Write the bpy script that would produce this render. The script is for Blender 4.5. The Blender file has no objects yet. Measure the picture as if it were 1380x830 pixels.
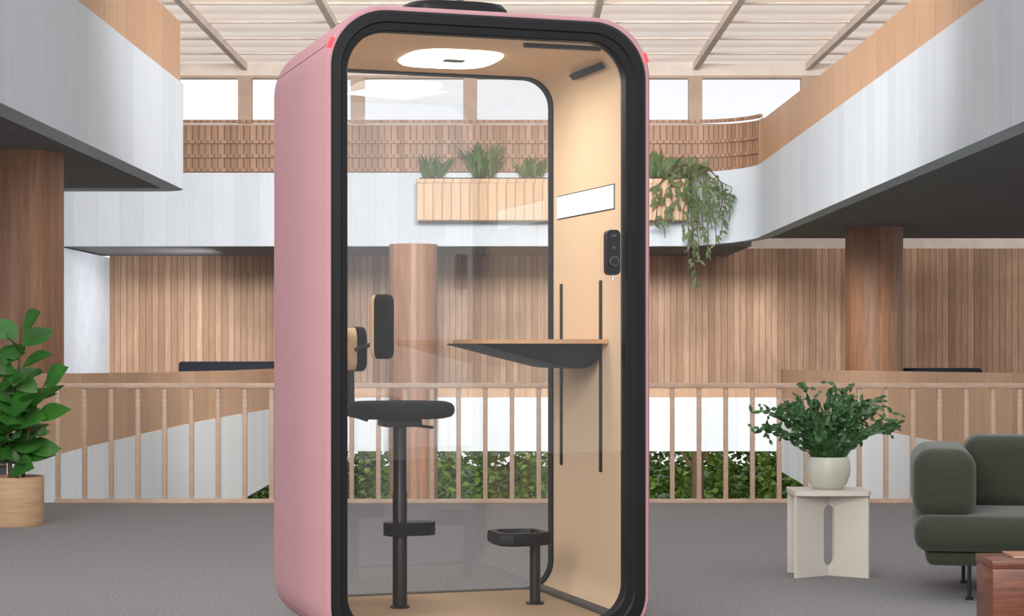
import bpy, bmesh, math, random
from mathutils import Vector, Matrix
random.seed(7)
S = bpy.context.scene
COL = S.collection
S.view_settings.view_transform = 'Standard'
F = 2556.0; HZ = 465.0; HC = 1.1
def PX(px, Y): return (px-690.0)/F*Y
def PZ(py, Y): return HC+(HZ-py)/F*Y
R = math.radians

# ------------------------------------------------------------ materials
def lin(c):
    return tuple((v/255/12.92) if v/255 <= 0.04045 else ((v/255+0.055)/1.055)**2.4 for v in c)
def newmat(name):
    m = bpy.data.materials.new(name); m.use_nodes = True
    nt = m.node_tree; b = nt.nodes['Principled BSDF']
    return m, nt, b
def math_n(nt, op, a, b=None):
    n = nt.nodes.new('ShaderNodeMath'); n.operation = op
    for i, v in enumerate((a, b)):
        if v is None: continue
        if isinstance(v, (int, float)): n.inputs[i].default_value = v
        else: nt.links.new(v, n.inputs[i])
    return n.outputs[0]
def mixc(nt, fac, a, b, mode='MIX'):
    n = nt.nodes.new('ShaderNodeMix'); n.data_type = 'RGBA'; n.blend_type = mode
    for sock, v in ((n.inputs[0], fac), (n.inputs[6], a), (n.inputs[7], b)):
        if isinstance(v, (int, float)): sock.default_value = v
        elif isinstance(v, tuple): sock.default_value = (*v, 1) if len(v) == 3 else v
        else: nt.links.new(v, sock)
    return n.outputs[2]
def noise(nt, vec, scale, detail=4, rough=0.55):
    n = nt.nodes.new('ShaderNodeTexNoise'); n.inputs['Scale'].default_value = scale
    n.inputs['Detail'].default_value = detail; n.inputs['Roughness'].default_value = rough
    if vec is not None: nt.links.new(vec, n.inputs['Vector'])
    return n.outputs['Fac']
def mapping(nt, src, scale):
    n = nt.nodes.new('ShaderNodeMapping'); n.inputs['Scale'].default_value = scale
    nt.links.new(src, n.inputs['Vector']); return n.outputs[0]
def ramp(nt, f, a, b):
    n = nt.nodes.new('ShaderNodeMapRange'); n.inputs[1].default_value = a; n.inputs[2].default_value = b
    nt.links.new(f, n.inputs[0]); return n.outputs[0]
def bump(nt, b, h, st, dist=0.01):
    n = nt.nodes.new('ShaderNodeBump'); n.inputs['Strength'].default_value = st; n.inputs['Distance'].default_value = dist
    nt.links.new(h, n.inputs['Height']); nt.links.new(n.outputs[0], b.inputs['Normal'])
def plain(name, c, rough=0.6, c2=None, scale=30, metal=0, bst=0.0, stretch=(1,1,1), coord='Object', spec=0.5, sheen=0):
    m, nt, b = newmat(name)
    tc = nt.nodes.new('ShaderNodeTexCoord').outputs[coord]
    v = mapping(nt, tc, stretch)
    f = noise(nt, v, scale)
    c = lin(c); c2 = lin(c2) if c2 else tuple(x*0.86 for x in c)
    nt.links.new(mixc(nt, ramp(nt, f, 0.3, 0.7), c, c2), b.inputs['Base Color'])
    b.inputs['Roughness'].default_value = rough; b.inputs['Metallic'].default_value = metal
    b.inputs['Specular IOR Level'].default_value = spec
    if sheen: b.inputs['Sheen Weight'].default_value = sheen
    if bst: bump(nt, b, f, bst, 0.004)
    return m
def slats(name, c1, c2, w, groove=0.12, gdark=0.35, rough=0.6, grain=0.35, mottled=0.0, op='ADD'):
    """vertical boards: board index from world x+y (or x-y)"""
    m, nt, b = newmat(name)
    pos = nt.nodes.new('ShaderNodeNewGeometry').outputs['Position']
    sp = nt.nodes.new('ShaderNodeSeparateXYZ'); nt.links.new(pos, sp.inputs[0])
    s = math_n(nt, op, sp.outputs[0], sp.outputs[1])
    t = math_n(nt, 'DIVIDE', s, w)
    cell = math_n(nt, 'FLOOR', t); fr = math_n(nt, 'FRACT', t)
    wn = nt.nodes.new('ShaderNodeTexWhiteNoise'); wn.noise_dimensions = '1D'; nt.links.new(cell, wn.inputs['W'])
    col = mixc(nt, wn.outputs['Value'], lin(c1), lin(c2))
    g = noise(nt, mapping(nt, pos, (9, 9, 0.7)), 3.0, 5)
    col = mixc(nt, math_n(nt, 'MULTIPLY', ramp(nt, g, 0.35, 0.75), grain), col, tuple(x*0.45 for x in lin(c2)))
    if mottled:
        g2 = noise(nt, mapping(nt, pos, (0.5, 0.5, 0.35)), 1.4, 3)
        col = mixc(nt, math_n(nt, 'MULTIPLY', ramp(nt, g2, 0.4, 0.7), mottled), col, tuple(x*0.4 for x in lin(c2)))
    if groove:
        gm = math_n(nt, 'LESS_THAN', fr, groove)
        col = mixc(nt, math_n(nt, 'MULTIPLY', gm, 1-gdark), col, tuple(x*0.3 for x in lin(c2)))
    nt.links.new(col, b.inputs['Base Color']); b.inputs['Roughness'].default_value = rough
    return m
def emit(name, c, st, base=(200,200,200)):
    m, nt, b = newmat(name)
    b.inputs['Base Color'].default_value = (*lin(base), 1)
    b.inputs['Emission Color'].default_value = (*lin(c), 1); b.inputs['Emission Strength'].default_value = st
    return m
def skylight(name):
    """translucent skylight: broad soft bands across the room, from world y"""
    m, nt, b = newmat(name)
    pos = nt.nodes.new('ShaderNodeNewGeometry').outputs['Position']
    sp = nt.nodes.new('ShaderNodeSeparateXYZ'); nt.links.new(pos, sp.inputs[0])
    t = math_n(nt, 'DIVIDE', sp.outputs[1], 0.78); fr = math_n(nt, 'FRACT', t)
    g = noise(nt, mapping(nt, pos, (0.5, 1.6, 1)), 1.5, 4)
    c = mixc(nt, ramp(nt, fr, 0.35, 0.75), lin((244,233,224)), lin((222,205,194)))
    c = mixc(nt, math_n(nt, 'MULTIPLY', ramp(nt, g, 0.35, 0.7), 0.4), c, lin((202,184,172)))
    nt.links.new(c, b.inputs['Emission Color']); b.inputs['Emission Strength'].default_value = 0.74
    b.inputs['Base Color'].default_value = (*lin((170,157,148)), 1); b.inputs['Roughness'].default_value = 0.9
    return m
def glassmat(name, tint=(0.985,0.99,0.99), f0=0.085):
    m = bpy.data.materials.new(name); m.use_nodes = True; nt = m.node_tree; nt.nodes.clear()
    out = nt.nodes.new('ShaderNodeOutputMaterial')
    tr = nt.nodes.new('ShaderNodeBsdfTransparent'); tr.inputs[0].default_value = (*tint, 1)
    gl = nt.nodes.new('ShaderNodeBsdfGlossy'); gl.inputs['Roughness'].default_value = 0.0
    lw = nt.nodes.new('ShaderNodeLayerWeight'); lw.inputs[0].default_value = 0.5
    p = math_n(nt, 'POWER', lw.outputs['Facing'], 5.0)
    f = math_n(nt, 'ADD', math_n(nt, 'MULTIPLY', p, 0.9), f0)
    mx = nt.nodes.new('ShaderNodeMixShader'); nt.links.new(f, mx.inputs[0])
    nt.links.new(tr.outputs[0], mx.inputs[1]); nt.links.new(gl.outputs[0], mx.inputs[2])
    nt.links.new(mx.outputs[0], out.inputs[0]); return m

M = {}
M['pink'] = plain('pink_shell', (191,141,145), 0.6, (186,136,141), 60, bst=0.03)
M['pink_dark'] = plain('pink_seam', (152,102,107), 0.6)
M['black'] = plain('black_rubber', (18,18,20), 0.45, (17,17,19), 40, spec=0.3)
M['seatfab'] = plain('black_seat_fabric', (23,23,25), 0.85, (23,23,25), 20, spec=0.12)
M['blackm'] = plain('black_metal', (26,25,26), 0.4, (24,23,24), 50)
M['tan'] = plain('tan_felt', (218,192,162), 0.95, (211,184,153), 400, bst=0.15, spec=0.1)
M['tanfloor'] = plain('tan_carpet', (196,170,142), 0.95, (168,143,117), 300, bst=0.2, spec=0.1)
M['oak'] = plain('oak_top', (212,168,122), 0.45, (186,140,98), 6, stretch=(1,12,1))
M['glass'] = glassmat('booth_glass', f0=0.055)
M['rearglass'] = glassmat('booth_rear_glass', tint=(0.965,0.97,0.97), f0=0.10)
M['winglass'] = glassmat('window_glass', (1,1,1), 0.04)
M['light'] = emit('ceiling_lamp_glow', (255,250,240), 3.6)
M['strip'] = emit('lamp_strip_glow', (255,253,248), 1.3)
M['red'] = emit('red_led', (255,50,60), 2.5, (255,40,40))
M['steel'] = plain('steel', (190,188,184), 0.3, metal=0.9)
M['grey'] = plain('grey_plastic', (80,78,78), 0.5)
M['carpet'] = plain('grey_carpet', (151,148,148), 0.97, (122,119,119), 65, bst=0.18, spec=0.05)
M['concrete'] = slats('boarded_concrete', (209,217,226), (198,207,217), 0.36, 0.03, 0.86, 0.8, 0.12, 0.08)
M['concretew'] = slats('white_boarded_concrete', (232,237,242), (222,228,235), 0.5, 0.03, 0.86, 0.8, 0.08, 0.04)
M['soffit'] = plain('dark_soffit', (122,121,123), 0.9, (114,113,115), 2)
M['woodwall'] = slats('slatted_wood_wall', (226,186,155), (182,141,112), 0.11, 0.16, 0.45, 0.6, 0.45, 0.6)
M['woodcol'] = slats('wood_column', (184,134,102), (150,106,78), 0.07, 0.0, 1, 0.5, 0.6, 0.6)
M['woodpar'] = slats('wood_parapet', (208,168,134), (190,150,118), 0.9, 0.02, 0.5, 0.5, 0.35, 0.12)
M['woodslat'] = slats('wood_slatted_parapet', (176,138,112), (142,108,86), 0.10, 0.25, 0.35, 0.6, 0.4)
M['woodslatc'] = slats('wood_slatted_parapet_curve', (176,138,112), (142,108,86), 0.10, 0.25, 0.35, 0.6, 0.4, op='SUBTRACT')
M['planter'] = slats('planter_slats', (216,184,152), (194,158,126), 0.14, 0.14, 0.4, 0.6, 0.25)
M['rail'] = plain('pale_wood_rail', (214,184,160), 0.5, (192,158,134), 6, stretch=(1,1,6))
M['white'] = plain('white_plaster', (228,235,243), 0.8, (214,222,232), 2)
M['beam'] = plain('pale_timber', (236,224,214), 0.7, (222,208,197), 3)
M['beamdark'] = plain('tan_timber', (194,172,154), 0.7, (178,154,136), 3)
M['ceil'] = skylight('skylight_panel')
M['leaf'] = plain('leaf_green', (72,128,50), 0.3, (40,92,38), 8)
M['leafdark'] = plain('leaf_dark_green', (66,108,52), 0.45, (34,68,33), 14)
M['leafgard'] = plain('garden_green', (142,170,76), 0.6, (72,106,40), 2.5)
M['leaffar'] = plain('trailing_green', (94,112,68), 0.6, (50,70,40), 4)
M['stem'] = plain('stem_brown', (92,72,50), 0.8)
M['soil'] = plain('soil', (50,38,30), 0.95)
M['potwood'] = plain('wood_pot', (204,168,132), 0.6, (184,146,110), 5, stretch=(1,1,8))
M['cream'] = plain('cream_laminate', (222,215,203), 0.5, (212,205,192), 4)
M['potcream'] = plain('cream_ceramic', (205,205,190), 0.4, (190,190,174), 6)
M['olive'] = plain('olive_fabric', (62,65,50), 0.85, (46,49,37), 160, bst=0.25, spec=0.25, sheen=0.2)
M['redwood'] = plain('red_brown_wood', (134,78,54), 0.35, (94,50,36), 5, stretch=(1.5,1.5,14))
M['paper'] = plain('paper_tan', (180,128,100), 0.7)
M['navy'] = plain('navy_fabric', (40,44,58), 0.9)
M['ground'] = plain('garden_ground', (72,92,42), 0.95, (50,66,30), 3)

# ------------------------------------------------------------ helpers
class MB:
    def __init__(s): s.bm = bmesh.new()
    def box(s, x0, x1, y0, y1, z0, z1, bev=0, seg=3, mat=None):
        r = bmesh.ops.create_cube(s.bm, size=1)['verts']
        for v in r: v.co = Vector((x0+(v.co.x+.5)*(x1-x0), y0+(v.co.y+.5)*(y1-y0), z0+(v.co.z+.5)*(z1-z0)))
        if bev:
            es = list({e for v in r for e in v.link_edges})
            g = bmesh.ops.bevel(s.bm, geom=es, offset=bev, segments=seg, profile=0.5, affect='EDGES')
            r = list({v for f in g['faces'] for v in f.verts} | {v for v in r if v.is_valid})
        if mat is not None:
            for v in r: v.co = mat @ v.co
        return s
    def loops(s, loops, closed_u=True, closed_v=False, caps=False):
        L = [[s.bm.verts.new(p) for p in l] for l in loops]
        n = len(L[0]); m = len(L)
        for i in range(m if closed_v else m-1):
            a, b = L[i], L[(i+1) % m]
            for j in range(n if closed_u else n-1):
                k = (j+1) % n
                try: s.bm.faces.new((a[j], a[k], b[k], b[j]))
                except ValueError: pass
        if caps:
            s.bm.faces.new(L[0][::-1]); s.bm.faces.new(L[-1])
        return s
    def tube(s, pts, rad, n=10):
        pts = [Vector(p) for p in pts]; out = []
        if isinstance(rad, (int, float)): rad = [rad]*len(pts)
        for i, p in enumerate(pts):
            d = (pts[min(i+1, len(pts)-1)]-pts[max(i-1, 0)]).normalized()
            up = Vector((0,0,1)) if abs(d.z) < 0.95 else Vector((1,0,0))
            a = d.cross(up).normalized(); b = d.cross(a).normalized()
            out.append([p+(a*math.cos(2*math.pi*k/n)+b*math.sin(2*math.pi*k/n))*rad[i] for k in range(n)])
        return s.loops(out, caps=True)
    def lathe(s, prof, c=(0,0,0), n=36, sx=1, sy=1):
        c = Vector(c)
        return s.loops([[c+Vector((r*sx*math.cos(2*math.pi*k/n), r*sy*math.sin(2*math.pi*k/n), z)) for k in range(n)] for r, z in prof], caps=True)
    def poly(s, pts):
        s.bm.faces.new([s.bm.verts.new(p) for p in pts]); return s
    def leaf(s, p, d, n, L, W, droop=0.2, rows=4, fold=0.15):
        p = Vector(p); d = Vector(d).normalized(); n = Vector(n)
        sd = d.cross(n)
        if sd.length < 1e-4: sd = d.cross(Vector((1,0,0.1)))
        sd.normalize(); n = sd.cross(d).normalized()
        prev = None
        for i in range(rows+1):
            t = i/rows; w = W*0.5*max(math.sin(math.pi*(t**0.85)), 0.03)
            c = p+d*L*t-Vector((0,0,1))*droop*L*t*t
            row = [s.bm.verts.new(c-sd*w+n*fold*w), s.bm.verts.new(c), s.bm.verts.new(c+sd*w+n*fold*w)]
            if prev:
                s.bm.faces.new((prev[0], prev[1], row[1], row[0])); s.bm.faces.new((prev[1], prev[2], row[2], row[1]))
            prev = row
        return s
    def build(s, name, mat, parent=None, world=False, fixn=True, ang=35):
        if fixn: bmesh.ops.recalc_face_normals(s.bm, faces=s.bm.faces)
        me = bpy.data.meshes.new(name); s.bm.to_mesh(me); s.bm.free()
        if world and parent: 
            w = parent.location.copy()
            me.transform(Matrix.Translation(-w))
        for p in me.polygons: p.use_smooth = True
        me.set_sharp_from_angle(angle=R(ang))
        me.materials.append(mat)
        o = bpy.data.objects.new(name, me); COL.objects.link(o)
        if parent: o.parent = parent
        return o
def thing(name, label, cat, loc=(0,0,0), rz=0, group=None):
    o = bpy.data.objects.new(name, None); COL.objects.link(o); o.empty_display_size = 0.1
    o.location = loc; o.rotation_euler = (0,0,rz); o['label'] = label; o['category'] = cat
    if group: o['group'] = group
    return o
def tag(o, label, cat, group=None):
    o['label'] = label; o['category'] = cat
    if group: o['group'] = group
    return o
def struct(o, label=None, cat=None):
    o['kind'] = 'structure'
    if label: o['label'] = label
    if cat: o['category'] = cat
    return o
def rrect(u0, u1, z0, z1, r, v, rb=None, n=12):
    if rb is None: rb = r
    pts = []
    for cx, cz, a0, q in ((u1-r, z1-r, 0, r), (u0+r, z1-r, 90, r), (u0+rb, z0+rb, 180, rb), (u1-rb, z0+rb, 270, rb)):
        for k in range(n+1):
            a = R(a0+90*k/n); pts.append(Vector((cx+q*math.cos(a), v, cz+q*math.sin(a))))
    return pts

# ------------------------------------------------------------ camera / world
cam = bpy.data.cameras.new('camera'); co = bpy.data.objects.new('camera', cam); COL.objects.link(co)
co.location = (0,0,HC); co.rotation_euler = (R(90),0,0)
cam.sensor_width = 36; cam.lens = F/1380*36; cam.shift_y = 50/1380; cam.clip_end = 300
S.camera = co
w = bpy.data.worlds.new('world'); S.world = w; w.use_nodes = True
bg = w.node_tree.nodes['Background']; 
wt = w.node_tree
tcw = wt.nodes.new('ShaderNodeTexCoord').outputs['Generated']
nz = noise(wt, mapping(wt, tcw, (1,1,3)), 4.5, 5)
wt.links.new(mixc(wt, ramp(wt, nz, 0.35, 0.7), (0.98,0.985,1.0), (0.86,0.88,0.92)), bg.inputs[0])
bg.inputs[1].default_value = 1.1
def area(name, loc, target, sx, sy, e, col=(1,1,1), spread=180):
    l = bpy.data.lights.new(name, 'AREA'); l.shape = 'RECTANGLE'; l.size = sx; l.size_y = sy; l.energy = e; l.color = col
    l.spread = R(spread)
    o = bpy.data.objects.new(name, l); COL.objects.link(o); o.location = loc
    o.rotation_euler = (Vector(target)-Vector(loc)).to_track_quat('-Z', 'Y').to_euler(); return o
area('front_fill', (-3,-4,5), (0,10,0.6), 8, 4, 1050)  # added fill behind the camera, no actual window there
area('atrium_fill', (0.1,13.5,5.3), (0.3,33,0.6), 4, 2.5, 760, (1,.98,.95), 80)  # extra lamp out of view below the ceiling, added to brighten the far wall
area('garden_fill', (0,31.5,-0.35), (0,35,-2.2), 8, 0.5, 170, (1,1,.92))  # lamp added under the far slab to brighten the shrubs
area('gallery_fill', (-4.6,31.3,1.9), (-7,31.2,1.2), .6, .6, 45, (.95,.98,1))  # invented lamp under the gallery, lifts the pale left wall

# ------------------------------------------------------------ setting
LX, RX = -3.42, 3.75; RY = 13.25; FY = 29.5; BY = 33.0
m = MB()
m.box(-12, 12, -3, RY, -0.2, 0); m.box(-12, LX-0.02, RY, FY, -0.2, 0); m.box(4.36, 12, RY, FY, -0.2, 0); m.box(-12, 12, FY+0.15, BY, -0.2, 0)
struct(m.build('floor', M['carpet']))
struct(MB().box(-30, 30, 13.6, 80, -4.2, -4.0).build('ground', M['ground']))
m = MB().box(-7.0, 12, BY, BY+0.15, -0.2, 2.78)
struct(m.build('wall_far', M['woodwall']))
struct(MB().box(-7.15, -7.0, 14, BY, 0, 2.62).build('wall_left', M['white']))
m = MB().box(-12, 12, BY, BY+0.15, 2.78, 4.9)
m.box(-12, 12, BY, BY+0.15, 5.79, 6.1)
struct(m.build('wall_upper', M['beam']))
WX0 = PX(330, BY); SP = 1.96
for k in range(-2, 6):
    x0 = WX0+SP*k; x1 = x0+SP
    fr = MB()
    fr.box(x0, x0+0.12, BY, BY+0.14, 4.9, 5.79); fr.box(x1-0.12, x1, BY, BY+0.14, 4.9, 5.79)
    fr.box(x0+0.12, x1-0.12, BY, BY+0.14, 4.9, 4.95); fr.box(x0+0.12, x1-0.12, BY, BY+0.14, 5.74, 5.79)
    f = struct(fr.build('window_%d' % (k+3), M['beamdark']))
    MB().poly([(x0+.12, BY+.07, 4.95), (x1-.12, BY+.07, 4.95), (x1-.12, BY+.07, 5.74), (x0+.12, BY+.07, 5.74)]).build('pane', M['winglass'], f)
CZ = 6.0
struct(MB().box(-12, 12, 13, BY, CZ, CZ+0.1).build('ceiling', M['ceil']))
n = 1
for k in range(-3, 8):
    x = WX0+SP*k
    struct(MB().box(x-0.05, x+0.05, 13, BY, CZ-0.12, CZ).build('trim_%d' % n, M['beam'])); n += 1
y = 31.8
while y > 14:
    struct(MB().box(-12, 12, y-0.03, y+0.03, CZ-0.03, CZ-0.001).build('trim_%d' % n, M['beam'])); n += 1
    y -= 1.56

def sweep(pts, t):
    """pts (x,y,zb,zt) -> closed wall strip of thickness t, offset to the right of travel"""
    V = [Vector((p[0], p[1])) for p in pts]; loops = []
    for i, p in enumerate(pts):
        d = (V[min(i+1, len(V)-1)]-V[max(i-1, 0)]).normalized(); nrm = Vector((d.y, -d.x))*t
        a = V[i]; b = a+nrm
        loops.append([Vector((a.x,a.y,p[2])), Vector((a.x,a.y,p[3])), Vector((b.x,b.y,p[3])), Vector((b.x,b.y,p[2]))])
    return MB().loops(loops, caps=True)
def lerp(a, b, t): return a+(b-a)*t
CR = 1.0
def rightpath(zb0, zb1, zt0, zt1, rad=CR, off=0.0, end=None):
    P = [(RX+off, 9.5, zb0, zt0), (RX+off, 20, zb0, zt0), (RX+off, FY-rad, zb0, zt0)]
    cx, cy = RX-rad, FY-rad
    for k in range(1, 13):
        a = R(90*k/12); t = k/12
        P.append((cx+(rad+off)*math.cos(a), cy+(rad+off)*math.sin(a), lerp(zb0, zb1, t), lerp(zt0, zt1, t)))
    return P
rb = thing('balcony', 'upper gallery balcony on the right with white boarded fascia and timber parapet', 'balcony', (RX+2, 20, 2.74))
sweep(rightpath(2.74, 2.64, 3.84, 3.78), 0.2).build('fascia', M['concrete'], rb, True)
def arc(a0, a1, off, n=8): return [(RX-CR+(CR+off)*math.cos(R(lerp(a0, a1, k/n))), FY-CR+(CR+off)*math.sin(R(lerp(a0, a1, k/n)))) for k in range(n+1)]
sweep([(RX+.03, 9.5, 3.84, 4.36), (RX+.03, 20, 3.84, 4.36), (RX+.03, FY-CR, 3.84, 4.50)]+[(a, b, 3.83, 4.52) for a, b in arc(2, 16, .03, 3)], 0.12).build('parapet', M['woodpar'], rb, True)
sweep([(a, b, 3.79, 4.53) for a, b in arc(16, 90, .10, 12)], 0.06).build('slatted_parapet', M['woodslatc'], rb, True)
for z in (3.8, 4.02, 4.24, 4.56): sweep([(a, b, z, z+.05) for a, b in arc(16, 90, .05, 12)], 0.048).build('parapet_rail', M['woodslatc'], rb, True)
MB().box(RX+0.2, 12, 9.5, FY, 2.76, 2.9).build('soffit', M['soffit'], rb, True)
fb = thing('balcony', 'far upper gallery balcony across the atrium with pale fascia and slatted parapet', 'balcony', (0, FY, 2.64))
fx = RX-CR
sweep([(fx, FY, 2.64, 3.78), (-12, FY, 2.64, 3.78)], 0.2).build('fascia', M['concrete'], fb, True)
m = MB(); m.box(-12, fx, FY+0.1, FY+0.16, 3.78, 4.53)
m.build('parapet', M['woodslat'], fb, True)
for z in (3.8, 4.02, 4.24, 4.56): MB().box(-12, fx, FY+0.05, FY+0.098, z, z+0.05).build('parapet_rail', M['woodslat'], fb, True)
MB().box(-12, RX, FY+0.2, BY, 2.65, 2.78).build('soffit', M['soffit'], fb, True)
lb = thing('balcony', 'upper gallery balcony on the left ending in a corner, dark soffit', 'balcony', (LX-2, 15, 2.72))
def leftpath(zb, zt, off=0.0, q=.3):
    P = [(-12, 20-off, zb, zt), (LX-q-off, 20-off, zb, zt)]
    for k in range(1, 11):
        a = R(90-90*k/10); P.append((LX-q+(q-off)*math.cos(a), 20-q+(q-off)*math.sin(a), zb, zt))
    P.append((LX-off, 9.5, zb, zt)); return P
sweep(leftpath(2.72, 3.815), 0.2).build('fascia', M['concrete'], lb, True)
sweep(leftpath(3.815, 4.46, 0.03), 0.12).build('parapet', M['woodpar'], lb, True)
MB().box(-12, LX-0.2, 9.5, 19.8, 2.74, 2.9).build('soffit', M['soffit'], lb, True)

# lower parapets round the void
lp = thing('parapet', 'low timber and white parapet along left side of the atrium void', 'parapet', (LX, 20, 0))
lpts = [(FY, .15, .74), (27, .19, .76), (24, .23, .78), (21, .26, .81), (18, .275, .84), (15.5, .28, .87), (RY+.15, .27, .90)]
sweep([(LX, b, -.86, c) for b, c, d in lpts], 0.15).build('fascia', M['concretew'], lp, True)
sweep([(LX-.01, b, c, d) for b, c, d in lpts], 0.1).build('panel', M['woodpar'], lp, True)
rp = thing('parapet', 'low timber and white curved parapet behind the railing on the right', 'parapet', (RX, 20, 0))
rpts = [(3.75, RY+.15, .26), (3.76, 16, .25), (3.82, 19, .22), (3.92, 22, .18), (4.03, 25, .13), (4.12, 27.5, .08), (4.17, FY, .05)]
sweep([(a, b, -.86, c) for a, b, c in rpts], 0.15).build('fascia', M['concretew'], rp, True)
sweep([(a+.01, b, c, .90-.18*(b-13.4)/16.1) for a, b, c in rpts], 0.1).build('panel', M['woodpar'], rp, True)
fp = thing('parapet', 'far low white parapet with thin timber cap above the garden', 'parapet', (0, FY, 0))
sweep([(4.169, FY, -0.55, 0.29), (LX+.001, FY, -0.55, 0.29)], 0.15).build('fascia', M['concretew'], fp, True)
sweep([(4.169, FY-.01, 0.29, 0.47), (LX+.001, FY-.01, 0.29, 0.47)], 0.12).build('cap', M['woodpar'], fp, True)

# columns
def column(px, Y, r, z0, z1, label):
    x = PX(px, Y)
    t = thing('column', label, 'column', (x, Y, z0))
    MB().lathe([(r, 0), (r, z1-z0)], n=40).build('shaft', M['woodcol'], t)
    MB().lathe([(r+0.03, 0), (r+0.03, 0.08), (r, 0.1)], n=40).build('base_ring', M['grey'], t)
column(20, 16.2, 0.41, 0, 2.739, 'thick brown timber-clad column under the left balcony, behind the tall plant')
column(1178, 26.9, 0.405, 0, 2.759, 'brown timber-clad column under the right balcony soffit')
column(557, 29.05, 0.37, -4.0, 2.639, 'tall timber-clad column rising from the garden, seen through the booth glass')

# railing
rx0, rx1 = PX(78, 13.2), PX(1412, 13.2)
ra = thing('railing', 'pale timber balustrade with thin upright bars at the carpet edge', 'railing', ((rx0+rx1)/2, 13.2, 0))
MB().box(rx0-0.02, rx1, 13.165, 13.235, PZ(523,13.2), PZ(516,13.2), 0.006, 2).build('top_rail', M['rail'], ra, True)
MB().box(rx0-0.02, rx1, 13.175, 13.225, 0.0, 0.03, 0.004, 2).build('bottom_rail', M['rail'], ra, True)
sp = 36.0*13.2/F; x = rx0; b0 = None
while x < rx1:
    if b0 is None:
        b0 = MB().box(-0.016, 0.016, -0.016, 0.016, 0.03, PZ(523,13.2), 0.004, 2).build('baluster', M['rail'], ra)
        b = b0
    else:
        b = b0.copy(); COL.objects.link(b); b.parent = ra
    b.location = (x-ra.location.x, 0, 0)
    x += sp

# ------------------------------------------------------------ garden
def bush_mesh():
    m = MB()
    for i in range(1300):
        a = random.uniform(0, 2*math.pi); u = random.uniform(-0.6, 1); rr = random.uniform(0.6, 1.0)
        q = math.sqrt(max(0, 1-u*u))**.5
        p = Vector((math.cos(a)*q*rr*0.6, math.sin(a)*q*rr*0.5, 2.0+u*rr*1.7))
        d = Vector((random.uniform(-1,1), random.uniform(-1,1), random.uniform(-.3,1)))
        m.leaf(p, d, (random.uniform(-1,1), random.uniform(-1,1), 1), 0.17, 0.12, 0.3, 2)
    m.tube([(0,0,0),(0,0,1.6)], .05, 8)
    return m
sh = None; idx = 0
for row, (yy, x0) in enumerate(((34.6, -5.2), (36.0, -4.5))):
    for j in range(8):
        x = x0+j*1.46
        if sh is None:
            sh = bush_mesh().build('garden_shrub', M['leafgard'], None, fixn=False); o = sh
        else:
            o = sh.copy(); COL.objects.link(o)
        tag(o, 'bright green leafy shrub in the garden below the far parapet', 'shrub', 'garden shrubs below the far gallery')
        o.location = (x, yy, -4.0); o.rotation_euler = (0,0,(idx%2)*math.pi); o.scale = (1,1,1.04+0.05*math.sin(idx*2.1)+.1*row); idx += 1
tx = PX(941, 33.4)
tt = thing('tree', 'dark tree trunk among the shrubs, right of the booth', 'tree', (tx, 33.4, -4))
MB().tube([(0,0,0),(0.02,0,1),(0,0.02,2.2),(-.02,0,3.6)], [0.15,0.12,0.11,0.1], 14).build('trunk', M['stem'], tt)
MB().tube([(0,0,3.0),(0.4,0.1,3.5)], [0.05,0.02], 8).build('branch', M['stem'], tt)
MB().tube([(0,0,2.8),(-0.4,0.1,3.4)], [0.05,0.02], 8).build('branch', M['stem'], tt)

# ------------------------------------------------------------ planters & plants far
def planter(px0, px1, label):
    Y = 29.1; x0, x1 = PX(px0, Y), PX(px1, Y); z0, z1 = PZ(297, Y), PZ(241, Y)
    t = thing('planter_box', label, 'planter', ((x0+x1)/2, Y, z0))
    MB().box(x0, x1, Y-0.02, FY-0.001, z0, z1, 0.01, 1).build('box', M['planter'], t, True)
    MB().box(x0+.04, x1-.04, Y+.02, FY-0.05, z1, z1+0.02).build('soil', M['soil'], t, True)
    MB().box(x0-.01, x1+.01, Y-0.04, Y-0.021, z1-0.06, z1).build('rim', M['planter'], t, True)
    return z1
pz = planter(562, 742, 'long slatted timber planter box seen through the booth glass')
planter(800, 926, 'slatted timber planter box right of the booth under trailing plant')
def spiky(px, h, n_, label, spread=0.5):
    Y = 29.27; x = PX(px, Y)
    t = thing('potted_grass', label, 'plant', (x, Y, pz+0.021))
    m = MB()
    for i in range(n_):
        a = random.uniform(0, 2*math.pi); tl = random.uniform(0.05, spread)
        m.leaf((random.uniform(-.16,.16), random.uniform(-.06,.06), 0.005), (math.cos(a)*tl, math.sin(a)*tl*0.4, 1), (math.cos(a), -1, .2), h*random.uniform(.55,1.15), 0.06, 0.3, 4)
    m.build('foliage', M['leaffar'], t, fixn=False)
    MB().tube([(0,0,0),(0,0,0.15)], 0.03, 8).build('stem', M['stem'], t)
spiky(583, 0.52, 30, 'pale green spiky plant at left end of the long planter', .7)
spiky(652, 0.72, 40, 'larger spiky grass plant in the middle of the long planter', 1.0)
spiky(718, 0.5, 22, 'short spiky plant at right end of the long planter', .7)
spiky(890, 0.6, 34, 'spiky plant in planter right of booth', 0.8)
Y = 29.2; x = PX(925, Y)
t = thing('trailing_plant', 'green plant trailing down over the far balcony fascia', 'plant', (x, Y, pz+.03))
m = MB(); ms = MB()
strands = [(-.5,.75),(-.42,.35),(-.36,.95),(-.25,.6),(-.15,.45),(-.05,.9),(.02,1.5),(.06,1.1),(.1,1.7),(.16,1.3),(.22,.9),(.28,1.2),(.34,.8),(.4,1.05),(.46,.7),(.52,.9),(.58,.55),(.64,.7),(.3,.5)]
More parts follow.
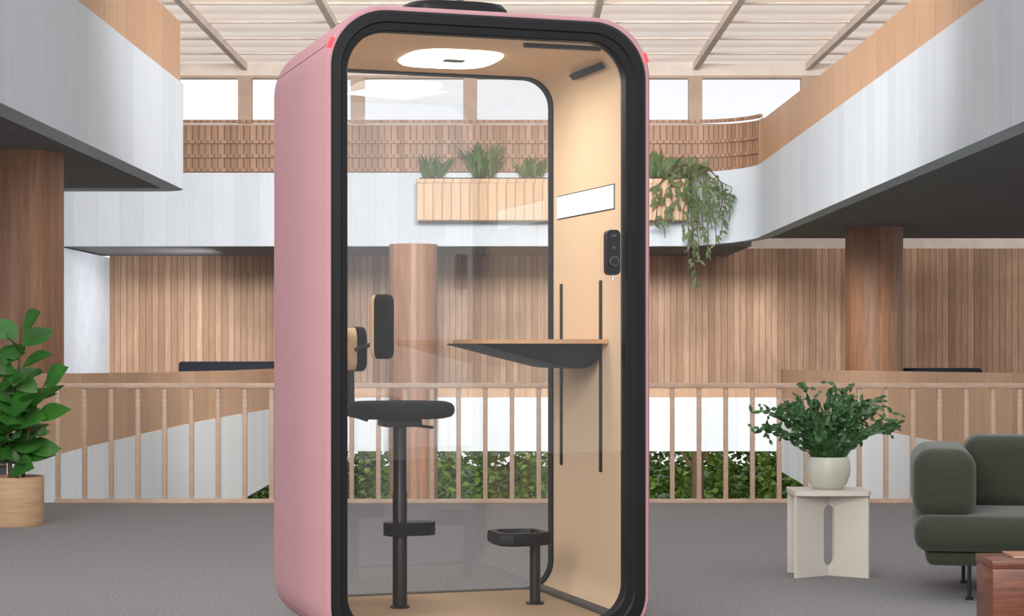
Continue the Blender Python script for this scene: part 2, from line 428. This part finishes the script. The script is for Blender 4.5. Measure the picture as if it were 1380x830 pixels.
for ex, L in strands:
    yy = -0.2-random.uniform(0, .12); pts = []
    for k in range(9):
        s = k/8
        zz = 0.22*math.sin(min(1, s*3)*math.pi)-L*s*s
        pts.append(Vector((ex*min(1, s*2.2)+random.uniform(-.035,.035), 0.05+(yy-0.05)*min(1, s*3), zz)))
    ms.tube(pts, 0.007, 4)
    for k in range(int(17*L)+5):
        s = random.uniform(0, 1)**.8*8; a = int(min(7, s)); p = pts[a].lerp(pts[a+1], s-a)
        m.leaf(p, (random.uniform(-1,1), random.uniform(-.6,.1), random.uniform(-1.2,.2)), (0,-1,.3), 0.12, 0.05, 0.2, 2)
for i in range(45):
    a = random.uniform(-1,1)
    m.leaf((random.uniform(-.45,.2), 0.05, 0.02), (a, -.1, 1.2), (0,-1,0), random.uniform(.3,.6), 0.05, 0.4, 4)
m.build('foliage', M['leaffar'], t, fixn=False); ms.build('stem', M['stem'], t)

# far seating
def far_sofa(x0, x1, y0, label, ztop):
    t = thing('sofa', label, 'sofa', ((x0+x1)/2, y0, 0))
    MB().box(x0, x1, y0, y0+0.25, 0.2, ztop, 0.05).build('backrest', M['navy'], t, True)
    MB().box(x0, x1, y0+0.251, y0+0.9, 0.2, 0.42, 0.05).build('seat', M['navy'], t, True)
    for xx in (x0+.1, x1-.1):
        for y2 in (y0+.12, y0+.75): MB().tube([(xx,y2,0),(xx,y2,.21)], .02, 8).build('leg', M['blackm'], t, True)
far_sofa(PX(240,30), PX(372,30), 30.0, 'long navy sofa on the far landing, left of the booth', 0.84)
far_sofa(PX(1212,27.6), PX(1325,27.6), 27.6, 'dark low sofa behind the right column and parapet', 0.765)

# ------------------------------------------------------------ phone booth
W_, D_ = 1.2145, 1.0; TH = R(18)
B = thing('phone_booth', 'pink office phone booth with black rounded frame and glass door', 'phone booth', (-0.6455, 6.6, 0), TH)
Z0, Z1 = 0.01, 2.295; RT, RB = .215, .175
def ring(specs):
    m = MB(); m.loops([rrect(*q) for q in specs], closed_v=True); return m
def sh_(d, v): return (d, W_-d, Z0+d, Z1-d, max(RT-d, .02), v, max(RB-d, .02))
def inn(v): return (.045, W_-.045, .055, 2.24, .15, v, .13)
ring([sh_(0.03, 0.0), sh_(0.01, 0.0), sh_(0.0, 0.012), sh_(0, 0.5), sh_(0, 0.96), sh_(0.004, 0.98), sh_(0.013, 0.994), sh_(0.03, 1.0), inn(1.0), inn(.5), inn(0.0)]).build('shell', M['pink'], B, ang=50)
for cz, r_, a_, sg in ((Z1-RT, RT, 20, 1), (Z0+RB, RB, 28, -1)):
    q = []
    for v_ in (0.02, 0.97):
        row = []
        for dr, da in ((.0012, -.35), (.0012, .35), (-.003, .35), (-.003, -.35)):
            a = R(a_+da); row.append(Vector((r_-(r_+dr)*math.cos(a), v_, cz+sg*(r_+dr)*math.sin(a))))
        q.append(row)
    MB().loops(q, caps=True).build('seam', M['pink_dark'], B)
fo = (0.016, W_-0.022, Z0+0.014, Z1-0.018, RT-.012)
fi = (0.074, W_-0.1, 0.10, 2.203, .145)
def mixr(t, v):
    a = tuple(lerp(a, b, t) for a, b in zip(fo, fi))
    return a+(v, lerp(RB-.012, .125, t))
ring([mixr(0, 0.02), mixr(0, -0.006), mixr(0.12, -0.014), mixr(0.55, -0.016), mixr(0.62, -0.010), mixr(0.95, -0.008), mixr(1, -0.004), mixr(1, 0.045), mixr(0, 0.045)]).build('door_frame', M['black'], B, ang=25)
MB().poly(rrect(0.06, W_-0.08, 0.085, 2.21, .155, 0.012, .14)).build('door_glass', M['glass'], B)
li = (0.047, W_-0.047, 0.062, 2.228, .148)
lo = (0.062, 1.165, 0.088, 2.205, .12)
ring([li+(0.046,), lo+(0.046,), lo+(0.5,), lo+(0.97,), li+(0.97,)]).build('wall_lining', M['tan'], B)
MB().box(0.09, 1.13, 0.05, 0.95, 0.0885, 0.094).build('floor_mat', M['tanfloor'], B)
MB().box(1.075, 1.155, 0.06, 0.95, 0.0945, 0.112, 0.006, 2).build('skirting', M['grey'], B)
ring([lo+(0.94,), (0.070, 1.158, 0.096, 2.197, .113, 0.94), (0.070, 1.158, 0.096, 2.197, .113, 0.99), lo+(0.99,)]).build('rear_frame', M['black'], B)
MB().poly(rrect(0.068, 1.160, 0.094, 2.199, .11, 0.965)).build('rear_glass', M['rearglass'], B)
def superdisc(cx, cy, a, b, z0, z1, e=3.2, n=64):
    def lp(s, z):
        out = []
        for k in range(n):
            t_ = 2*math.pi*k/n; c, s_ = math.cos(t_), math.sin(t_)
            out.append(Vector((cx+a*s*math.copysign(abs(c)**(2/e), c), cy+b*s*math.copysign(abs(s_)**(2/e), s_), z)))
        return out
    return MB().loops([lp(1, z1), lp(1, z0+.006), lp(.96, z0)], caps=True)
cl = superdisc(0.605, 0.54, 0.185, 0.215, 2.194, 2.206).build('ceiling_lamp', M['light'], B)
MB().box(0.57, 0.65, 0.49, 0.53, 2.186, 2.1935, 0.003, 2).build('sensor', M['grey'], cl)
MB().box(0.76, 1.06, 0.10, 0.125, 2.19, 2.207, 0.004, 2).build('vent_slot', M['black'], B)
mt = Matrix.Translation((1.118, 0.42, 2.158)) @ Matrix.Rotation(R(45), 4, 'Y')
MB().box(-0.014, 0.014, -0.17, 0.17, -0.004, 0.008, 0.003, 2, mt).build('vent_slot', M['black'], B)
ls = MB().box(1.162, 1.166, 0.236, 0.888, 1.615, 1.712, 0.001, 1).build('lamp_frame', M['blackm'], B)
MB().box(1.1605, 1.1618, 0.241, 0.884, 1.620, 1.707).build('wall_lamp', M['strip'], ls)
for vv in (0.384, 0.839):
    MB().box(1.1605, 1.1665, vv-0.014, vv+0.014, 0.61, 1.35, 0.002, 2).build('desk_rail', M['black'], B)
# desk
dk = MB(); zt = 1.122
outl = [(1.16, .30), (1.16, .88), (.80, .88), (.73, .86), (.69, .80), (.672, .70), (.645, .42), (.65, .35), (.68, .30)]
dk.loops([[Vector((a, b, z)) for a, b in outl] for z in (zt-0.016, zt)], caps=True)
dk.build('desktop', M['oak'], B)
br = MB()
prof = [(0.665, 0.005, .33, .80), (0.85, 0.052, .34, .80), (1.01, 0.091, .35, .79), (1.04, 0.096, .36, .79), (1.09, .098, .37, .78), (1.12, 0.093, .38, .76), (1.145, .076, .38, .76), (1.16, 0.056, .38, .76)]
br.loops([[Vector((u, a, zt-.0165)), Vector((u, b, zt-.0165)), Vector((u, b-.006, zt-.0165-h*.8)), Vector((u, b-.012, zt-.0165-h*.96)), Vector((u, b-.03, zt-.0165-h)), Vector((u, a+.03, zt-.0165-h)), Vector((u, a+.012, zt-.0165-h*.96)), Vector((u, a+.006, zt-.0165-h*.8))] for u, h, a, b in prof], caps=True)
br.build('desk_bracket', M['black'], B, ang=50)
# handle
HU = 1.060
m = MB(); m.loops([rrect(HU-.026, HU+.026, 1.355, 1.52, .018, v_, None, 5) for v_ in (-0.026, 0.01)], caps=True)
h_ = m.build('door_handle', M['blackm'], B)
def disc_y(u, z, r, v0, v1, n=24):
    return MB().loops([[Vector((u+r*math.cos(2*math.pi*k/n), v_, z+r*math.sin(2*math.pi*k/n))) for k in range(n)] for v_ in (v0, v1)], caps=True)
disc_y(HU, 1.405, 0.019, -0.034, -0.0261).build('knob', M['grey'], h_)
disc_y(HU, 1.405, 0.013, -0.0385, -0.0341).build('knob_cap', M['blackm'], h_)
MB().box(HU-.01, HU+.01, -0.0275, -0.0261, 1.495, 1.503).build('icon', M['grey'], h_)
disc_y(HU, 1.455, 0.006, -0.028, -0.0261).build('icon', M['grey'], h_)
MB().tube([(HU, -.015, 1.354), (HU, -.015, 1.336)], 0.006, 8).build('latch', M['steel'], h_)
# roof cover
MB().loops([[Vector((0.54+a*math.copysign(abs(math.cos(q))**.6, math.cos(q)), 0.33+b*math.copysign(abs(math.sin(q))**.6, math.sin(q)), z)) for q in [2*math.pi*k/40 for k in range(40)]] for a, b, z in ((.2,.2,2.29),(.2,.2,2.335),(.185,.19,2.352),(.12,.13,2.36))], caps=True).build('roof_vent', M['black'], B)
# status lights
for sgn in (0, 1):
    m = MB(); loops = []
    for k in range(5):
        a = R(16+2.5*k); c = (RT, Z1-RT)
        rr = []
        for (dr, v_) in ((0.0025, -0.002), (0.0025, 0.03), (-0.008, 0.03), (-0.008, -0.002)):
            u = c[0]-(RT+dr)*math.cos(a); z = c[1]+(RT+dr)*math.sin(a)
            if sgn: u = W_-u
            rr.append(Vector((u, v_, z)))
        loops.append(rr)
    m.loops(loops, caps=True); m.build('status_light', M['red'], B)

def booth_pt(u, v, z=0):
    return (-0.6455+math.cos(TH)*u-math.sin(TH)*v, 6.6+math.sin(TH)*u+math.cos(TH)*v, z)
# stool
st = thing('bar_stool', 'black pedestal stool with tan-shelled back pads inside the booth', 'stool', booth_pt(0.412, 0.57, 0.0945), TH)
zz = -0.0945
m = MB(); L = []
for s, z in ((.3,.819),(.8,.820),(.94,.827),(.99,.84),(1.0,.853),(.985,.868),(.94,.878),(.85,.884),(.5,.886),(.2,.8865)):
    L.append([Vector((0.0+.208*s*math.copysign(abs(math.cos(q))**.85, math.cos(q)), .19*s*math.copysign(abs(math.sin(q))**.85, math.sin(q)), z+zz)) for q in [2*math.pi*k/72 for k in range(72)]])
m.loops(L, caps=True); m.build('seat', M['seatfab'], st, ang=80)
MB().box(-.075, .075, -.06, .06, .788+zz, .818+zz, .008, 2).build('seat_bracket', M['blackm'], st)
MB().tube([(.05,-.03,.793+zz),(.11,-.08,.786+zz)], .006, 8).build('lever', M['blackm'], st)
MB().lathe([(.028, 0.0), (.028, .44), (.026, .445), (.026, .787+zz)], n=24).build('pole', M['blackm'], st)
MB().lathe([(.038, 0.0), (.038, .006), (.031, .01)], n=24).build('floor_flange', M['blackm'], st)
m = MB(); m.loops([[Vector((a, b, z+zz)) for a, b in [(-.05,-.05),(.04,-.055),(.11,-.05),(.135,-.02),(.135,.02),(.11,.05),(.04,.055),(-.05,.05),(-.065,0)]] for z in (.372,.385,.418,.422)], caps=True)
m.build('foot_ring', M['black'], st)
m = MB().tube([(-.13,-.02,.82+zz),(-.185,-.02,.84+zz),(-.197,-.02,.88+zz),(-.197,-.02,.95+zz),(-.197,-.01,1.05+zz)], [.013,.015,.015,.014,.012], 12)
m.build('back_post', M['blackm'], st)
MB().tube([(-.20,-.04,1.075+zz),(-.19,-.14,1.09+zz),(-.145,-.24,1.11+zz)], .008, 8).build('back_arm', M['blackm'], st)
def pad(cx, cy, a, b, h, zc, rot, nm, rc, split=.3):
    """rounded-rectangle pad: outline in the local y-z plane, thickness along local x"""
    mt = Matrix.Translation((cx, cy, zc)) @ Matrix.Rotation(rot, 4, 'Z')
    def lp(x_, d_):
        return [mt @ Vector((x_, q.x, q.z)) for q in rrect(-b+d_, b-d_, -h+d_, h-d_, max(rc-d_, .004), 0)]
    xs = -a+2*a*split
    e = min(.014, a*(1-split)*.8)
    MBp = MB().loops([lp(xs, .002), lp(xs+.002, 0), lp(a-e, 0), lp(a-e*.4, e*.18), lp(a-e*.1, e*.5), lp(a, e*1.2)], caps=True)
    p = MBp.build(nm, M['seatfab'], st, ang=70)
    MB().loops([lp(-a, .016), lp(-a+.003, .008), lp(-a+.009, .003), lp(xs-.0006, .003)], caps=True).build('back_shell', M['tan'], p, ang=70)
pad(-.19, 0, .040, .10, .084, 1.085+zz, 0, 'back_pad', .05, .5)
pad(-.134, -.25, .036, .046, .119, 1.168+zz, R(-32), 'back_pad', .034, .28)
# footrest
ft = thing('footrest', 'small black footrest on a short post below the desk', 'footrest', booth_pt(0.939, 0.511, 0.0945), TH)
MB().lathe([(.021, 0), (.021, .235)], n=20).build('post', M['blackm'], ft)
MB().lathe([(.035, 0), (.035, .006), (.022, .01)], n=20).build('floor_flange', M['blackm'], ft)
def dshape(s, z, ox=-.075):
    pts = []
    for a, b in [(.11,-.085),(.115,0),(.11,.085),(.05,.11),(-.05,.115),(-.095,.08),(-.10,0),(-.095,-.08),(-.05,-.115),(.05,-.11)]:
        pts.append(Vector((ox+a*s, b*s, z)))
    return pts
m = MB(); m.loops([dshape(.9,.235), dshape(1,.245), dshape(1,.275), dshape(.95,.285), dshape(.72,.285), dshape(.7,.265)], caps=True)
m.build('tray', M['black'], ft)
m = MB(); m.loops([dshape(.69,.2655), dshape(.69,.269)], caps=True); m.build('tread', M['grey'], ft)

# booth lamp
la = bpy.data.lights.new('booth_lamp', 'AREA'); la.energy = 8; la.size = 0.33; la.color = (1, .95, .87)
lo_ = bpy.data.objects.new('booth_lamp', la); COL.objects.link(lo_); lo_.location = booth_pt(0.61, .53, 2.18)

# ------------------------------------------------------------ tall plant left
Y = 11.6; X = PX(22, Y)
t = thing('wooden_plant_pot', 'round pale wood pot holding the tall green plant at left edge', 'plant pot', (X, Y, 0))
MB().lathe([(.163,0),(.167,.006),(.167,.298),(.157,.30),(.153,.29),(.15,.262)], n=40).build('pot', M['potwood'], t)
MB().lathe([(.149,.255),(.149,.2625)], n=30).build('soil', M['soil'], t)
t = thing('potted_plant', 'tall leafy green plant with broad glossy leaves at left edge', 'plant', (X, Y, 0.263))
m = MB(); ms = MB()
for (sx, sy, h, lean) in ((0.0,0,0.95,0.03),(-.05,.04,.82,-.14),(.05,-.03,.62,.14),(-.02,-.05,.5,-.05)):
    pts = [Vector((sx+lean*k/6*(k/6), sy, h*k/6)) for k in range(7)]
    ms.tube(pts, [.012-.0012*k for k in range(7)], 8)
    nl = int(h*21)
    for i in range(nl):
        s = 0.16+0.84*i/nl; k = min(5, int(s*6)); p = pts[k].lerp(pts[k+1], s*6-k)
        a = i*2.4+sx*40; up = 0.15+0.7*s*s
        d = (math.cos(a), math.sin(a)*.8, up)
        m.leaf(p+Vector((math.cos(a), math.sin(a), .3))*.02, d, (-math.cos(a)*up+random.uniform(-.3,.3), -1.0+random.uniform(-.4,.5), 1.0), random.uniform(.19,.25), random.uniform(.16,.20), .14, 8, .2)
m.build('foliage', M['leaf'], t, fixn=False); ms.build('stem', M['stem'], t)

# ------------------------------------------------------------ side table + plant
Y = 9.07; X = PX(1116, Y)
t = thing('side_table', 'cream side table with crossed slotted panel legs beside the sofa', 'table', (X, Y, 0))
TZ = 0.412
m = MB(); m.loops([[Vector((q.x, q.z, z)) for q in rrect(-.182,.182,-.15,.15,.03,0,None,5)] for z in (TZ-.022, TZ-.002, TZ)], caps=True)
m.build('table_top', M['cream'], t)
def panel(hw, slot, rot, nm, zb):
    """upright board with a tall round-ended slot at its centre"""
    m = MB(); H = TZ-.0225; za, zc = zb+slot, H-.05-slot; th = .009
    mt = Matrix.Rotation(rot, 4, 'Z'); N = 10
    outer = []; inner = []
    for k in range(N+1):            # top half, right to left
        a = math.pi*k/N; inner.append((slot*math.cos(a), zc+slot*math.sin(a)))
        outer.append((hw*math.cos(a) if k not in (0, N) else hw*(1 if k == 0 else -1), H if 0 < k < N else zc))
    for k in range(N+1):
        a = math.pi+math.pi*k/N; inner.append((slot*math.cos(a), za+slot*math.sin(a)))
        outer.append((hw*math.cos(a) if k not in (0, N) else hw*(-1 if k == 0 else 1), 0 if 0 < k < N else za))
    outer[1] = (hw, H); outer[N-1] = (-hw, H); outer[N+2] = (-hw, 0); outer[2*N] = (hw, 0)
    L = [[mt @ Vector((p[0], y_, p[1])) for p in lp] for lp, y_ in ((outer, -th), (inner, -th), (inner, th), (outer, th))]
    m.loops(L, closed_v=True); m.build(nm, M['cream'], t, ang=20)
panel(.21, .036, R(-34), 'leg_panel', .045); panel(.21, .036, R(34), 'leg_panel', .045)
pt = thing('ceramic_pot', 'small cream ceramic pot on the side table', 'plant pot', (X, Y, TZ))
MB().lathe([(.06,0),(.085,.02),(.104,.07),(.106,.12),(.098,.155),(.09,.155),(.088,.14)], n=36).build('pot', M['potcream'], pt)
MB().lathe([(.088,.13),(.088,.1385)], n=24).build('soil', M['soil'], pt)
pl = thing('potted_cactus', 'bushy dark green leaf cactus in the cream pot on side table', 'plant', (X, Y, TZ+.139))
m = MB(); ms = MB()
for i in range(80):
    a = i*2.399+random.uniform(-.3,.3); reach = random.uniform(.05,.31); h = random.uniform(.12,.34)*(1.05-.35*reach/.31)
    p0 = Vector((math.cos(a)*.05, math.sin(a)*.05, 0)); d = Vector((math.cos(a), math.sin(a)*.65, 0)); prev = p0; N = 7
    for k in range(1, N+1):
        s = k/N; p = p0+d*reach*s+Vector((0,0,h*math.sin(s*2.0)/.95+.02*s))+Vector([random.uniform(-.012,.012) for _ in range(3)])
        seg = p-prev
        nn = Vector((random.uniform(-.6,.6), -1, random.uniform(-.2,.9)))
        m.leaf(prev, seg, nn, seg.length*1.1, .022, 0, 3, .2)
        if k > 2:
            for q in range(2):
                if random.random() < .6:
                    sg = Vector((random.uniform(-1,1), random.uniform(-1,1), random.uniform(-.3,1))).normalized()
                    m.leaf(p, sg, nn, .042, .019, 0, 3, .2)
                    if random.random() < .4: m.leaf(p+sg*.04, sg+Vector((0,0,-.3)), nn, .034, .017, 0, 3, .2)
        prev = p
    if i < 14: ms.tube([p0, p0+d*reach*.15+Vector((0,0,h*.35))], .005, 6)
m.build('foliage', M['leafdark'], pl, fixn=False); ms.build('stem', M['stem'], pl)

# ------------------------------------------------------------ sofa (local frame: x along the seat, y to the back)
so = thing('sofa', 'dark olive green sofa with rounded arm at the right edge', 'sofa', (1.722, 8.12, 0), R(-11))
MB().box(.0, 1.9, 0, .86, .213, .368, .062, 6).build('seat', M['olive'], so)
MB().box(.05, 1.85, .07, .82, .148, .225, .035, 4).build('base', M['olive'], so)
MB().box(-.005, .265, .06, .84, .345, .652, .085, 7).build('arm', M['olive'], so)
MB().box(.235, 1.9, .6, .9, .355, .686, .07, 7).build('backrest', M['olive'], so)
for x_, y_ in ((.235, .12), (1.7, .12), (.235, .72), (1.7, .72)):
    l_ = MB().tube([(x_, y_, .012), (x_, y_, .16)], .009, 10).build('leg', M['blackm'], so)
    MB().tube([(x_, y_, 0.0), (x_, y_, .0118)], .017, 12).build('glide', M['blackm'], l_)

# low wood table
wt_ = thing('coffee_table', 'low red-brown wooden block table in front of the sofa', 'table', (2.1, 7.2, 0))
X0 = PX(1316, 7.3)
MB().box(X0, 2.6, 7.05, 7.3, 0.0, .268, .003, 2).build('body', M['redwood'], wt_, True)
MB().box(X0-.004, 2.604, 7.046, 7.304, .2685, .30, .004, 2).build('table_top', M['redwood'], wt_, True)
bk = thing('book', 'thin tan book lying on the low wooden table', 'book', (2.04, 7.20, .3005))
MB().box(-.16, .16, -.08, .08, .0, .002).build('cover', M['paper'], bk)
MB().box(-.155, .155, -.075, .078, .0021, .007).build('pages', M['cream'], bk)
MB().box(-.16, .16, -.08, .08, .0071, .009).build('cover', M['paper'], bk)
